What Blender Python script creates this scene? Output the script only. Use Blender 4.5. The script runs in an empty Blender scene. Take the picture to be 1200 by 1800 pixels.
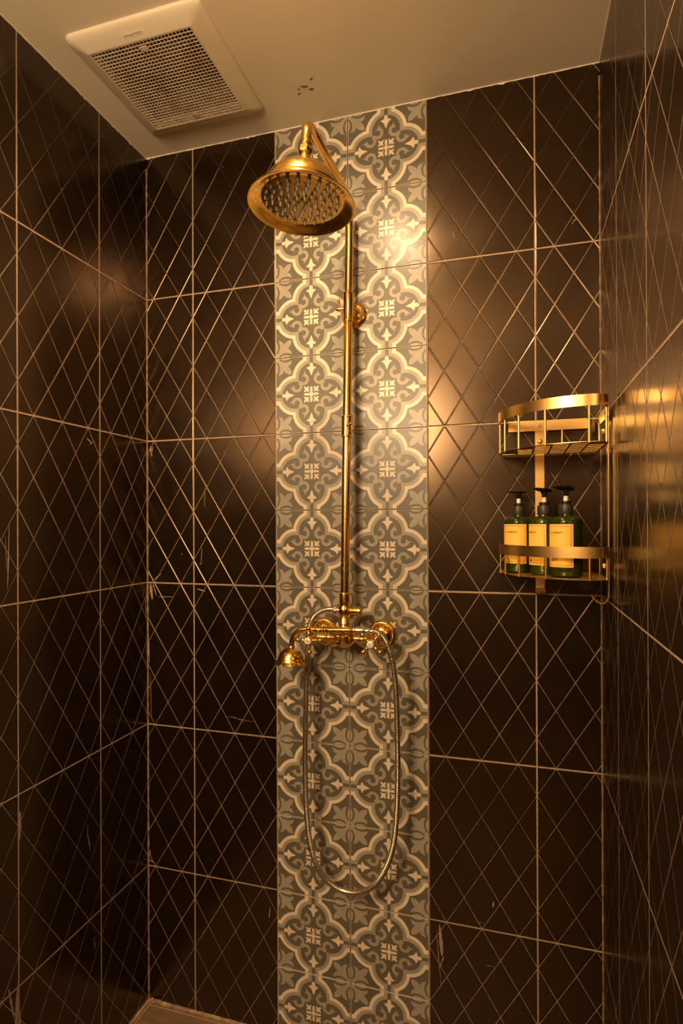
import bpy, bmesh, math, random
from mathutils import Vector, Matrix
from math import sin, cos, pi, sqrt, radians as rad

random.seed(7)
SC = bpy.context.scene
COL = SC.collection

# ------------------------------------------------------------------ camera
W = 1.1887          # width of the shower
H = 2.3954          # ceiling height
DEPTH = 2.55        # how far the room runs back behind the camera
cam_d = bpy.data.cameras.new('camera')
cam = bpy.data.objects.new('camera', cam_d); COL.objects.link(cam); SC.camera = cam
cam_d.sensor_fit = 'VERTICAL'; cam_d.sensor_height = 36.0
cam_d.lens = 36.0 * 1012.505 / 1800.0
cam_d.shift_x = (600 - 598.85) / 1800.0
cam_d.shift_y = (918.98 - 900) / 1800.0
cam_d.clip_start = 0.02
yaw, pitch, roll = -0.289426, 0.001584, -0.00366
f_ = Vector((sin(yaw) * cos(pitch), cos(yaw) * cos(pitch), sin(pitch)))
r0 = Vector((cos(yaw), -sin(yaw), 0.0)); u0 = r0.cross(f_)
r_ = cos(roll) * r0 + sin(roll) * u0; u_ = -sin(roll) * r0 + cos(roll) * u0
M = Matrix((r_, u_, -f_)).transposed().to_4x4()
M.translation = Vector((0.99627, -1.41515, 1.35314))
cam.matrix_world = M

# ------------------------------------------------------------------ view, world, lamps
SC.view_settings.view_transform = 'Standard'
SC.view_settings.look = 'None'
SC.view_settings.gamma = 1.0
SC.view_settings.exposure = 0.10
SC.view_settings.use_curve_mapping = False

wd = bpy.data.worlds.new('world'); SC.world = wd; wd.use_nodes = True
wd.node_tree.nodes['Background'].inputs[0].default_value = (1.0, 0.8, 0.6, 1)
wd.node_tree.nodes['Background'].inputs[1].default_value = 0.02

LAMP = Vector((0.627, -0.58, H))
def area_light(name, loc, size, power, color, spread=180, shape='DISK'):
    d = bpy.data.lights.new(name, 'AREA'); d.shape = shape; d.size = size
    d.energy = power; d.color = color; d.spread = rad(spread)
    o = bpy.data.objects.new(name, d); COL.objects.link(o); o.location = loc
    return o
# recessed spot in the shower ceiling (just above the frame)
area_light('shower_lamp_light', LAMP + Vector((0, 0, -0.052)), 0.055, 10.5, (1.0, 0.66, 0.36), 165)
BULB = ((1.0, 0.67, 0.32), 50.0)            # bare lower half of the frosted bulb, lights the ceiling around it
# fill lamp added behind the camera to brighten the lower wall and ceiling
FILL_GLOBE = (Vector((0.36, -1.95, 1.93)), 0.23, (1.0, 0.68, 0.37), 51.0)   # fill globe: centre, radius, colour, strength

# ------------------------------------------------------------------ helpers
def tag(o, label=None, cat=None, group=None, kind=None):
    if label: o['label'] = label
    if cat: o['category'] = cat
    if group: o['group'] = group
    if kind: o['kind'] = kind
    return o

def thing(name, label, cat, loc=(0, 0, 0), group=None):
    o = bpy.data.objects.new(name, None); COL.objects.link(o); o.location = loc
    o.empty_display_size = 0.05
    return tag(o, label, cat, group)

class MB:
    """collects geometry (world coordinates) for one mesh object"""
    def __init__(s): s.v = []; s.f = []; s.m = []; s.uv = {}; s.sm = []
    def add(s, vs, fs, mi=0, smooth=False):
        o = len(s.v); s.v += [tuple(p) for p in vs]
        for f in fs: s.f.append([o + i for i in f]); s.m.append(mi); s.sm.append(smooth)
        return s
    def box(s, a, b, mi=0):
        x0, y0, z0 = a; x1, y1, z1 = b
        if x0 > x1: x0, x1 = x1, x0
        if y0 > y1: y0, y1 = y1, y0
        if z0 > z1: z0, z1 = z1, z0
        v = [(x0,y0,z0),(x1,y0,z0),(x1,y1,z0),(x0,y1,z0),(x0,y0,z1),(x1,y0,z1),(x1,y1,z1),(x0,y1,z1)]
        return s.add(v, [(0,3,2,1),(4,5,6,7),(0,1,5,4),(1,2,6,5),(2,3,7,6),(3,0,4,7)], mi)
    def lathe(s, prof, origin, axis=(0,0,1), n=40, mi=0, ref=None):
        a = Vector(axis).normalized()
        t = Vector(ref) if ref else (Vector((1,0,0)) if abs(a.x) < 0.9 else Vector((0,1,0)))
        e1 = (t - a * t.dot(a)).normalized(); e2 = a.cross(e1); o = Vector(origin)
        vs = []; fs = []
        for (r, h) in prof:
            for i in range(n):
                th = 2 * pi * i / n
                vs.append(o + a * h + (e1 * cos(th) + e2 * sin(th)) * max(r, 1e-5))
        for j in range(len(prof) - 1):
            for i in range(n):
                k = (i + 1) % n
                fs.append((j*n+i, j*n+k, (j+1)*n+k, (j+1)*n+i))
        if prof[0][0] > 1e-4: fs.append(tuple(range(n-1, -1, -1)))
        if prof[-1][0] > 1e-4: fs.append(tuple((len(prof)-1)*n + i for i in range(n)))
        return s.add(vs, fs, mi, True)
    def tube(s, pts, r, n=20, mi=0, caps=True):
        pts = [Vector(p) for p in pts]; N = len(pts)
        rs = r if isinstance(r, (list, tuple)) else [r] * N
        T = []
        for i in range(N):
            a = pts[max(i-1, 0)]; b = pts[min(i+1, N-1)]
            T.append((b - a).normalized())
        t = T[0]; up = Vector((0,0,1)) if abs(t.z) < 0.9 else Vector((1,0,0))
        e1 = (up - t * up.dot(t)).normalized()
        vs = []
        for i in range(N):
            if i:
                e1 = (e1 - T[i] * e1.dot(T[i])).normalized()
            e2 = T[i].cross(e1)
            for k in range(n):
                th = 2 * pi * k / n
                vs.append(pts[i] + (e1 * cos(th) + e2 * sin(th)) * rs[i])
        fs = []
        for j in range(N - 1):
            for i in range(n):
                k = (i + 1) % n
                fs.append((j*n+i, j*n+k, (j+1)*n+k, (j+1)*n+i))
        if caps: fs.append(tuple(range(n-1, -1, -1))); fs.append(tuple((N-1)*n + i for i in range(n)))
        return s.add(vs, fs, mi, True)
    def sphere(s, c, r, n=20, mi=0, sq=(1,1,1)):
        m = n // 2; vs = []; fs = []
        for j in range(m + 1):
            ph = pi * j / m
            for i in range(n):
                th = 2 * pi * i / n
                vs.append((c[0] + r*sq[0]*max(sin(ph),1e-4)*cos(th), c[1] + r*sq[1]*max(sin(ph),1e-4)*sin(th), c[2] + r*sq[2]*cos(ph)))
        for j in range(m):
            for i in range(n):
                k = (i + 1) % n
                fs.append((j*n+i, (j+1)*n+i, (j+1)*n+k, j*n+k))
        return s.add(vs, fs, mi, True)
    def build(s, name, mats, parent=None, bevel=0, bseg=2, autosmooth=35, origin=None, uvs=None):
        me = bpy.data.meshes.new(name)
        org = Vector(origin) if origin else (parent_world(parent) if parent else Vector((0,0,0)))
        me.from_pydata([tuple(Vector(p) - org) for p in s.v], [], s.f); me.update()
        if not isinstance(mats, (list, tuple)): mats = [mats]
        for m in mats: me.materials.append(m)
        for p, mi, sm in zip(me.polygons, s.m, s.sm):
            p.material_index = mi; p.use_smooth = sm
        if uvs is not None:
            lay = me.uv_layers.new(name='UVMap')
            k = 0
            for f in uvs:
                for uv in f: lay.data[k].uv = uv; k += 1
        o = bpy.data.objects.new(name, me); COL.objects.link(o)
        if parent:
            o.parent = parent; o.location = org - parent_world(parent)
        else:
            o.location = org
        if bevel:
            md = o.modifiers.new('bevel', 'BEVEL'); md.width = bevel; md.segments = bseg; md.limit_method = 'ANGLE'; md.angle_limit = rad(40)
            for p in me.polygons: p.use_smooth = True
        if any(s.sm) or bevel:
            try: me.set_sharp_from_angle(angle=rad(autosmooth))
            except Exception: pass
        return o

def parent_world(p):
    v = Vector((0,0,0))
    while p is not None:
        v += p.location; p = p.parent
    return v

def catmull(P, per=12):
    P = [Vector(p) for p in P]; out = []
    Q = [P[0] * 2 - P[1]] + P + [P[-1] * 2 - P[-2]]
    for i in range(1, len(Q) - 2):
        a, b, c, d = Q[i-1], Q[i], Q[i+1], Q[i+2]
        for k in range(per):
            t = k / per
            out.append(0.5 * ((2*b) + (c-a)*t + (2*a-5*b+4*c-d)*t*t + (3*b-a-3*c+d)*t*t*t))
    out.append(P[-1]); return out

def resample(P, step):
    out = [P[0].copy()]; acc = 0.0
    for i in range(1, len(P)):
        a = P[i-1]; b = P[i]; L = (b - a).length
        if L == 0: continue
        d = step - acc
        while d <= L:
            out.append(a.lerp(b, d / L)); d += step
        acc = L - (d - step)
    return out

# ------------------------------------------------------------------ materials
def newmat(name):
    m = bpy.data.materials.new(name); m.use_nodes = True
    nt = m.node_tree; b = nt.nodes['Principled BSDF']
    return m, nt, b

class N:
    """small node helper"""
    def __init__(s, nt): s.nt = nt
    def n(s, t, **kw):
        x = s.nt.nodes.new(t)
        for k, v in kw.items(): setattr(x, k, v)
        return x
    def L(s, a, b): s.nt.links.new(a, b)
    def put(s, sock, v):
        if isinstance(v, bpy.types.NodeSocket): s.L(v, sock)
        else: sock.default_value = v
    def m(s, op, a, b=None, c=None, clamp=False):
        x = s.n('ShaderNodeMath', operation=op, use_clamp=clamp); s.put(x.inputs[0], a)
        if b is not None: s.put(x.inputs[1], b)
        if c is not None: s.put(x.inputs[2], c)
        return x.outputs[0]
    def mix(s, f, a, b):
        x = s.n('ShaderNodeMix', data_type='RGBA'); s.put(x.inputs[0], f); s.put(x.inputs[6], a); s.put(x.inputs[7], b)
        return x.outputs[2]
    def noise(s, vec, scale, detail=3, rough=0.5):
        x = s.n('ShaderNodeTexNoise'); x.inputs['Scale'].default_value = scale; x.inputs['Detail'].default_value = detail
        x.inputs['Roughness'].default_value = rough
        if vec is not None: s.L(vec, x.inputs['Vector'])
        return x.outputs[0]
    def ramp(s, f, lo, hi, a=0.0, b=1.0):
        x = s.n('ShaderNodeMapRange'); x.clamp = True
        s.put(x.inputs[0], f); x.inputs[1].default_value = lo; x.inputs[2].default_value = hi
        x.inputs[3].default_value = a; x.inputs[4].default_value = b
        return x.outputs[0]
    def pos(s): return s.n('ShaderNodeNewGeometry').outputs['Position']
    def bump(s, h, strength, dist, normal=None):
        x = s.n('ShaderNodeBump'); x.inputs['Strength'].default_value = strength; x.inputs['Distance'].default_value = dist
        s.L(h, x.inputs['Height'])
        if normal is not None: s.L(normal, x.inputs['Normal'])
        return x.outputs[0]

def simple(name, col, rough=0.4, metal=0.0, var=0.0, scale=40, bump=0.0, bdist=0.0005, spec=0.5):
    m, nt, b = newmat(name); q = N(nt)
    b.inputs['Base Color'].default_value = (*col, 1); b.inputs['Roughness'].default_value = rough
    b.inputs['Metallic'].default_value = metal; b.inputs['Specular IOR Level'].default_value = spec
    if var or bump:
        nz = q.noise(q.pos(), scale, 4)
        if var:
            f = q.ramp(nz, 0.3, 0.7)
            q.L(q.mix(f, (*[c * (1 - var) for c in col], 1), (*[min(1, c * (1 + var)) for c in col], 1)), b.inputs['Base Color'])
        if bump: q.L(q.bump(nz, bump, bdist), b.inputs['Normal'])
    return m

def black_tile_material():
    m, nt, b = newmat('black_glazed_diamond_tile'); q = N(nt)
    uv = q.n('ShaderNodeUVMap'); sp = q.n('ShaderNodeSeparateXYZ'); q.L(uv.outputs[0], sp.inputs[0])
    u, v = sp.outputs[0], sp.outputs[1]; pos = q.pos()
    fu = q.m('FRACT', u); fv = q.m('FRACT', v)
    eu = q.m('MULTIPLY', q.m('MINIMUM', fu, q.m('SUBTRACT', 1.0, fu)), 0.25)
    ev = q.m('MULTIPLY', q.m('MINIMUM', fv, q.m('SUBTRACT', 1.0, fv)), 0.40)
    dj = q.m('MINIMUM', eu, ev)
    def diag(sign):
        a = q.m('ADD', q.m('MULTIPLY', fu, 3.0), q.m('MULTIPLY', fv, 3.0 * sign))
        a = q.m('ADD', a, 6.0)
        return q.m('DIVIDE', q.m('ABSOLUTE', q.m('SUBTRACT', q.m('FRACT', a), 0.5)), 14.15)
    d1 = diag(1); d2 = diag(-1); dd = q.m('MINIMUM', d1, d2)
    wob = q.m('MULTIPLY', q.m('SUBTRACT', q.noise(pos, 70, 3), 0.5), 0.0011)
    big = q.noise(pos, 2.2, 2)
    spos = q.n('ShaderNodeSeparateXYZ'); q.L(pos, spos.inputs[0])
    wipe = q.ramp(q.m('ADD', spos.outputs[2], q.m('MULTIPLY', big, 0.35)), 2.08, 2.40, 1.0, 0.18)   # hardly any grout left in the grooves of the top course
    fill = q.m('MULTIPLY', q.ramp(big, 0.36, 0.56, 0.40, 1.0), wipe)
    ddw = q.m('ADD', dd, wob)
    gd = q.m('MULTIPLY', q.ramp(ddw, 0.00042, 0.00092, 0.85, 0), fill)
    djw = q.m('ADD', dj, q.m('MULTIPLY', wob, 0.8))
    gj = q.ramp(djw, 0.0014, 0.0020, 1, 0)
    g = q.m('MAXIMUM', gd, gj)
    fine = q.noise(pos, 260, 2)
    grout = q.mix(q.ramp(fine, 0.3, 0.7), (0.25, 0.17, 0.105, 1), (0.44, 0.33, 0.22, 1))
    dust = q.noise(pos, 9, 4)
    base = q.mix(q.ramp(dust, 0.3, 0.75), (0.0062, 0.0032, 0.0014, 1), (0.0100, 0.0054, 0.0024, 1))
    q.L(q.mix(g, base, grout), b.inputs['Base Color'])
    b.inputs['IOR'].default_value = 1.74; b.inputs['Specular Tint'].default_value = (1.0, 0.70, 0.46, 1)
    rg = q.ramp(dust, 0.3, 0.7, 0.185, 0.25)
    q.L(q.m('ADD', rg, q.m('MULTIPLY', g, 0.45)), b.inputs['Roughness'])
    hgt = q.m('MINIMUM', q.ramp(dd, 0.0002, 0.0022), q.ramp(dj, 0.0010, 0.0032))
    n1 = q.bump(hgt, 0.75, 0.0011)
    n2 = q.bump(q.noise(pos, 340, 2), 0.05, 0.0004, n1)
    q.L(n2, b.inputs['Normal'])
    return m

def glaze(name, col):
    m, nt, b = newmat(name); q = N(nt); pos = q.pos()
    nz = q.noise(pos, 30, 4); fn = q.noise(pos, 900, 2)
    f = q.ramp(nz, 0.3, 0.7)
    q.L(q.mix(f, (*[c * 0.9 for c in col], 1), (*[c * 1.07 for c in col], 1)), b.inputs['Base Color'])
    b.inputs['Roughness'].default_value = 0.48
    b.inputs['Specular IOR Level'].default_value = 0.38; b.inputs['Coat Weight'].default_value = 0.36; b.inputs['Coat Roughness'].default_value = 0.27
    q.L(q.bump(fn, 0.28, 0.0004), b.inputs['Normal'])
    return m

def brass_material(name, col, rough, mott=0.5, bs=0.12, dark=(0.30, 0.13, 0.025)):
    m, nt, b = newmat(name); q = N(nt); pos = q.pos()
    n1 = q.noise(pos, 130, 5, 0.65); n2 = q.noise(pos, 24, 3)
    f = q.m('MULTIPLY', q.ramp(n1, 0.50, 0.72), q.ramp(n2, 0.40, 0.62))
    q.L(q.mix(q.m('MULTIPLY', f, mott), (*col, 1), (*dark, 1)), b.inputs['Base Color'])
    b.inputs['Metallic'].default_value = 1.0
    q.L(q.m('ADD', q.m('MULTIPLY', f, 0.25), rough), b.inputs['Roughness'])
    if bs: q.L(q.bump(n1, bs, 0.0006), b.inputs['Normal'])
    return m

def brushed_gold():
    m, nt, b = newmat('brushed_gold_metal'); q = N(nt); pos = q.pos()
    mp = q.n('ShaderNodeMapping'); mp.inputs['Scale'].default_value = (1, 1, 30); q.L(pos, mp.inputs[0])
    st = q.noise(mp.outputs[0], 60, 4); bl = q.noise(pos, 180, 4, 0.7); big = q.noise(pos, 14, 2)
    f = q.m('MULTIPLY', q.ramp(bl, 0.52, 0.66), q.ramp(big, 0.45, 0.60))
    c1 = q.mix(q.ramp(st, 0.3, 0.7), (0.80, 0.51, 0.165, 1), (0.92, 0.62, 0.225, 1))
    q.L(q.mix(q.m('MULTIPLY', f, 0.4), c1, (0.34, 0.17, 0.04, 1)), b.inputs['Base Color'])
    b.inputs['Metallic'].default_value = 1.0; b.inputs['Roughness'].default_value = 0.30
    q.L(q.bump(st, 0.10, 0.0003), b.inputs['Normal'])
    return m

M_tile = black_tile_material()
M_D = glaze('dark_grey_glaze', (0.112, 0.097, 0.067))
M_G = glaze('mid_grey_glaze', (0.320, 0.288, 0.222))
M_C = glaze('cream_glaze', (0.70, 0.59, 0.445))
M_joint = simple('dark_joint', (0.014, 0.009, 0.006), 0.8)
M_brass = brass_material('aged_brass', (0.88, 0.54, 0.13), 0.15, 0.75, 0.10)
M_brass2 = brass_material('polished_brass', (0.88, 0.57, 0.175), 0.17, 0.35, 0.03)
M_plate = brass_material('worn_brass_face', (0.62, 0.36, 0.09), 0.24, 0.8, 0.05)
M_gold = brushed_gold()
M_chrome = simple('hose_steel', (0.62, 0.56, 0.50), 0.20, 1.0)
M_hose = simple('ribbed_hose_steel', (0.62, 0.54, 0.43), 0.28, 1.0)
M_porcelain = simple('white_porcelain', (0.80, 0.76, 0.68), 0.2)
M_ink = simple('dark_ink', (0.03, 0.022, 0.02), 0.5)
M_screw = simple('steel_screw', (0.55, 0.52, 0.48), 0.25, 1.0)
M_vent = simple('cream_vent_plastic', (0.62, 0.555, 0.44), 0.33, var=0.03, scale=8)
M_nozzle = simple('grey_silicone', (0.40, 0.39, 0.35), 0.55)
M_blackpl = simple('black_pump_plastic', (0.014, 0.011, 0.009), 0.22)
M_collar = simple('dark_collar_plastic', (0.030, 0.021, 0.015), 0.42)
M_whitepl = simple('white_pump_plastic', (0.75, 0.72, 0.64), 0.4)
M_label = simple('yellow_paper_label', (0.86, 0.50, 0.075), 0.55)
M_labelink = simple('brown_label_ink', (0.16, 0.075, 0.02), 0.6)
M_caulk = simple('brown_caulk', (0.26, 0.16, 0.09), 0.6, var=0.5, scale=60)
M_paintw = simple('chipped_white_paint', (0.72, 0.66, 0.54), 0.6)
M_smear = simple('dry_grout_smear', (0.27, 0.19, 0.12), 0.85, var=0.3, scale=150)
M_dirt = simple('dark_peel_mark', (0.16, 0.08, 0.03), 0.8)
M_front = simple('brown_painted_wall', (0.13, 0.10, 0.075), 0.7)
def lit(name, col, strength):
    m, nt, b = newmat(name); b.inputs['Base Color'].default_value = (0.9, 0.85, 0.75, 1)
    b.inputs['Emission Color'].default_value = (*col, 1); b.inputs['Emission Strength'].default_value = strength
    return m
M_bulb = lit('lit_frosted_bulb', *BULB)
M_fill_globe = lit('lit_fill_globe', FILL_GLOBE[2], FILL_GLOBE[3])

def ceiling_material():
    m, nt, b = newmat('cream_ceiling_paint'); q = N(nt); pos = q.pos()
    nz = q.noise(pos, 3.0, 3)
    q.L(q.mix(q.ramp(nz, 0.3, 0.7), (0.66, 0.59, 0.47, 1), (0.72, 0.65, 0.53, 1)), b.inputs['Base Color'])
    b.inputs['Roughness'].default_value = 0.42
    q.L(q.bump(q.noise(pos, 22, 4), 0.10, 0.002), b.inputs['Normal'])
    return m
M_ceil = ceiling_material()

def vent_grille_material():
    m, nt, b = newmat('stained_grille_plastic'); q = N(nt); pos = q.pos()
    nz = q.noise(pos, 16, 4, 0.6)
    q.L(q.mix(q.ramp(nz, 0.50, 0.75), (0.64, 0.55, 0.41, 1), (0.40, 0.26, 0.14, 1)), b.inputs['Base Color'])
    b.inputs['Roughness'].default_value = 0.5
    return m
M_grille = vent_grille_material()
M_fan = simple('dusty_brown_fan', (0.20, 0.12, 0.065), 0.8, var=0.5, scale=30)

def floor_material():
    m, nt, b = newmat('brown_stone_floor_tile'); q = N(nt); pos = q.pos()
    mp = q.n('ShaderNodeMapping'); mp.inputs['Scale'].default_value = (1, 4, 1); q.L(pos, mp.inputs[0])
    nz = q.noise(mp.outputs[0], 14, 5, 0.6)
    c = q.mix(q.ramp(nz, 0.3, 0.7), (0.10, 0.06, 0.03, 1), (0.19, 0.12, 0.062, 1))
    sp = q.n('ShaderNodeSeparateXYZ'); q.L(pos, sp.inputs[0])
    fx = q.m('FRACT', q.m('DIVIDE', q.m('SUBTRACT', sp.outputs[0], 0.010), 0.30)); fy = q.m('FRACT', q.m('DIVIDE', q.m('SUBTRACT', sp.outputs[1], -0.012), 0.30))
    dx = q.m('MINIMUM', fx, q.m('SUBTRACT', 1.0, fx)); dy = q.m('MINIMUM', fy, q.m('SUBTRACT', 1.0, fy))
    g = q.ramp(q.m('MINIMUM', dx, dy), 0.004, 0.008, 1, 0)
    q.L(q.mix(g, c, (0.30, 0.21, 0.13, 1)), b.inputs['Base Color'])
    b.inputs['Roughness'].default_value = 0.5
    q.L(q.bump(nz, 0.2, 0.001), b.inputs['Normal'])
    return m
M_floor = floor_material()

def thin_glass(name, tint):
    m = bpy.data.materials.new(name); m.use_nodes = True; nt = m.node_tree; nt.nodes.clear(); q = N(nt)
    out = q.n('ShaderNodeOutputMaterial'); tr = q.n('ShaderNodeBsdfTransparent'); gl = q.n('ShaderNodeBsdfGlossy')
    df = q.n('ShaderNodeBsdfDiffuse'); df.inputs[0].default_value = (0.05, 0.075, 0.006, 1)
    tr.inputs[0].default_value = (*tint, 1); gl.inputs['Roughness'].default_value = 0.06
    fr = q.n('ShaderNodeFresnel'); fr.inputs[0].default_value = 1.5
    m1 = q.n('ShaderNodeMixShader'); m1.inputs[0].default_value = 0.30; q.L(tr.outputs[0], m1.inputs[1]); q.L(df.outputs[0], m1.inputs[2])
    m2 = q.n('ShaderNodeMixShader'); q.L(fr.outputs[0], m2.inputs[0]); q.L(m1.outputs[0], m2.inputs[1]); q.L(gl.outputs[0], m2.inputs[2])
    q.L(m2.outputs[0], out.inputs[0])
    return m
M_bottle = thin_glass('translucent_green_plastic', (0.46, 0.56, 0.12))
M_liquid = simple('olive_liquid', (0.135, 0.165, 0.013), 0.3)

# ------------------------------------------------------------------ room shell
ROWZ = [1.992 + 0.402 * k for k in range(-4, 1)]           # row joints (0.384 ... 1.992)
def row_bands():
    b = [(0.0, ROWZ[0], 1 - ROWZ[0] / 0.402, 1.0)]
    for i in range(4): b.append((ROWZ[i], ROWZ[i+1], 0.0, 1.0))
    b.append((ROWZ[4], H, 0.0, min(1.0, (H - ROWZ[4]) / 0.402) * 0.9995))
    return b

def tiled_wall(name, spans, place, parent=None):
    """spans: list of (s0, s1, u0, u1); place(s, z) -> world point; the tile face"""
    mb = MB(); uvs = []
    for (s0, s1, ua, ub) in spans:
        for (z0, z1, va, vb) in row_bands():
            mb.add([place(s0, z0), place(s1, z0), place(s1, z1), place(s0, z1)], [(0, 1, 2, 3)])
            uvs.append([(ua, va), (ub, va), (ub, vb), (ua, vb)])
    return mb, uvs

T = 0.012   # thickness of the wall skin built behind each tile face
def wall_obj(name, mb, uvs, back):
    x = MB(); x.v, x.f, x.m, x.sm = mb.v, mb.f, mb.m, mb.sm
    a, b = back
    nb = len(x.f); x.box(a, b)
    uvs = uvs + [[(0.3, 0.5)] * 4 for _ in range(len(x.f) - nb)]
    o = x.build(name, M_tile, uvs=uvs)
    return tag(o, kind='structure')

# back wall: two black-tile fields either side of the patterned strip
S0, S1 = 0.397, 0.797
L1, R1 = 0.1496, 1.0486
eps = 0.0
spans_b = [(0.0, L1, 1 - L1 / 0.2515, 1.0), (L1, S0, 0.0, 1.0), (S1, R1, 0.0, 1.0), (R1, W, 0.0, (W - R1) / 0.2515)]
mb, uvs = tiled_wall('wall_back', spans_b, lambda s, z: (s, 0.0, z))
wall_back = wall_obj('wall_back', mb, uvs, ((-0.1, 0.002, 0.0), (W + 0.1, 0.10, H)))
# left wall
def spans_side(first, pitch, far):
    sp = [(0.0, first, 1 - first / pitch, 1.0)]; s = first
    while s < far - 1e-6:
        e = min(s + pitch, far); sp.append((s, e, 0.0, (e - s) / pitch)); s = e
    return sp
sp = spans_side(0.1959, 0.2525, DEPTH)
# u runs away from the corner joint; flip so that the cut piece keeps its outer edge
mb, uvs = tiled_wall('wall_left', sp, lambda s, z: (0.0, -s, z))
wall_left = wall_obj('wall_left', mb, uvs, ((-0.10, -DEPTH, 0.0), (-0.002, 0.0, H)))
sp = spans_side(0.2090, 0.2545, DEPTH)
mb, uvs = tiled_wall('wall_right', sp, lambda s, z: (W, -s, z))
wall_right = wall_obj('wall_right', mb, uvs, ((W + 0.002, -DEPTH, 0.0), (W + 0.10, 0.0, H)))
# wall behind the camera
wall_front = tag(MB().box((-0.1, -DEPTH - 0.1, 0), (W + 0.1, -DEPTH, H)).build('wall_front', M_front), kind='structure')
floor = tag(MB().box((-0.1, -DEPTH - 0.1, -0.08), (W + 0.1, 0.1, 0.0)).build('floor', M_floor), kind='structure')

# ceiling, with the duct opening of the extractor fan
VX0, VX1, VY0, VY1 = 0.0800, 0.4050, -0.4080, -0.0850
hx0, hx1, hy0, hy1 = VX0 + 0.030, VX1 - 0.030, VY0 + 0.030, VY1 - 0.030
cb = MB()
cb.box((-0.1, -DEPTH - 0.1, H), (hx0, 0.1, H + 0.14)); cb.box((hx1, -DEPTH - 0.1, H), (W + 0.1, 0.1, H + 0.14))
cb.box((hx0, hy1, H), (hx1, 0.1, H + 0.14)); cb.box((hx0, -DEPTH - 0.1, H), (hx1, hy0, H + 0.14))
cb.box((hx0, hy0, H + 0.12), (hx1, hy1, H + 0.14))
ceiling = tag(cb.build('ceiling', M_ceil), kind='structure')

# ragged paint edge where ceiling meets tile
def ragged(mb, a, b, down, out, amp=0.003, base=0.0022, step=0.006, jump=0.12):
    a = Vector(a); b = Vector(b); n = int((b - a).length / step); d = Vector(down); o = Vector(out) * 0.0012
    vs = []; h = base
    for i in range(n + 1):
        p = a.lerp(b, i / n)
        h = max(0.0008, base + random.uniform(-0.5, 0.5) * amp * 0.35 + (random.uniform(0, 1) * amp if random.random() < jump else 0))
        vs += [p + o, p + d * h + o]
    fs = [(2*i, 2*i+2, 2*i+3, 2*i+1) for i in range(n)]
    n0 = len(vs)
    vs += [v - o * 1.5 for v in vs]
    fs += [(n0 + 2*i+1, 2*i+1, 2*i+3, n0 + 2*i+3) for i in range(n)]
    mb.add(vs, fs)
rb = MB()
ragged(rb, (0, 0, H), (W, 0, H), (0, 0, -1), (0, -1, 0))
ragged(rb, (0, 0, H), (0, -1.4, H), (0, 0, -1), (1, 0, 0))
ragged(rb, (W, 0, H), (W, -1.4, H), (0, 0, -1), (-1, 0, 0), 0.001, 0.0015)
rb.build('paint_edge', M_paintw, ceiling)
# peeled specks on the ceiling
pk = MB()
def speck(cx, cy, pts, z=H - 0.0006):
    n = len(pts); vs = [(cx + x * 0.001, cy + y * 0.001, z) for x, y in pts]
    vs += [(x, y, z + 0.0008) for (x, y, z) in vs]
    fs = [tuple(range(n)), tuple(range(2*n-1, n-1, -1))] + [(i, (i+1) % n, n + (i+1) % n, n + i) for i in range(n)]
    pk.add(vs, fs)
speck(0.5045, -0.1065, [(-4, 3), (-2, -1), (1, -3), (5, -1), (4, 1.5), (0, 1.5)])
speck(0.5095, -0.1215, [(-3, 2), (-1, -2), (2, -1), (2.5, 2), (0, 3)])
speck(0.5245, -0.1255, [(-9, -2), (-4, -3), (2, -1), (8, -1), (9, 4), (5, 5), (-1, 3), (-6, 1)])
speck(0.5385, -0.1130, [(-6, 0), (-2, -3), (2, -2), (7, -1), (5, 2), (2, 5), (-1, 3), (-5, 3)])
speck(0.5480, -0.1420, [(-3, 2), (-2, -2), (1, -3), (7, -4), (2, 0), (0, 3)])
pk.build('peel_mark', M_dirt, ceiling)

# caulk in the corners
ck = MB()
def bead(mb, P, r, wob=0.0006):
    pts = resample(catmull(P, 4), 0.012)
    rs = [max(0.0006, r + random.uniform(-wob, wob)) for _ in pts]
    mb.tube(pts, rs, 6)
bead(ck, [(0.0, 0, 0.0), (0.0, 0, 1.0), (0.0, 0, 2.37)], 0.0030, 0.0008)
bead(ck, [(W, 0, 0.0), (W, 0, 1.0), (W, 0, 2.37)], 0.0020, 0.0006)
ck.build('corner_caulk', M_caulk, wall_back)
fk = MB()
bead(fk, [(0.0, -0.001, 0.001), (0.6, -0.001, 0.001), (W, -0.001, 0.001)], 0.0070, 0.0007)
bead(fk, [(0.001, 0, 0.001), (0.001, -0.6, 0.001), (0.001, -1.3, 0.001)], 0.0070, 0.0007)
for i in range(14):
    fk.sphere((0.004 + random.uniform(0, 0.05), -0.004 - random.uniform(0, 0.006), 0.006 + random.uniform(0, 0.006)), random.uniform(0.002, 0.0055), 8)
fk.build('floor_caulk', M_caulk, floor)

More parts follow.
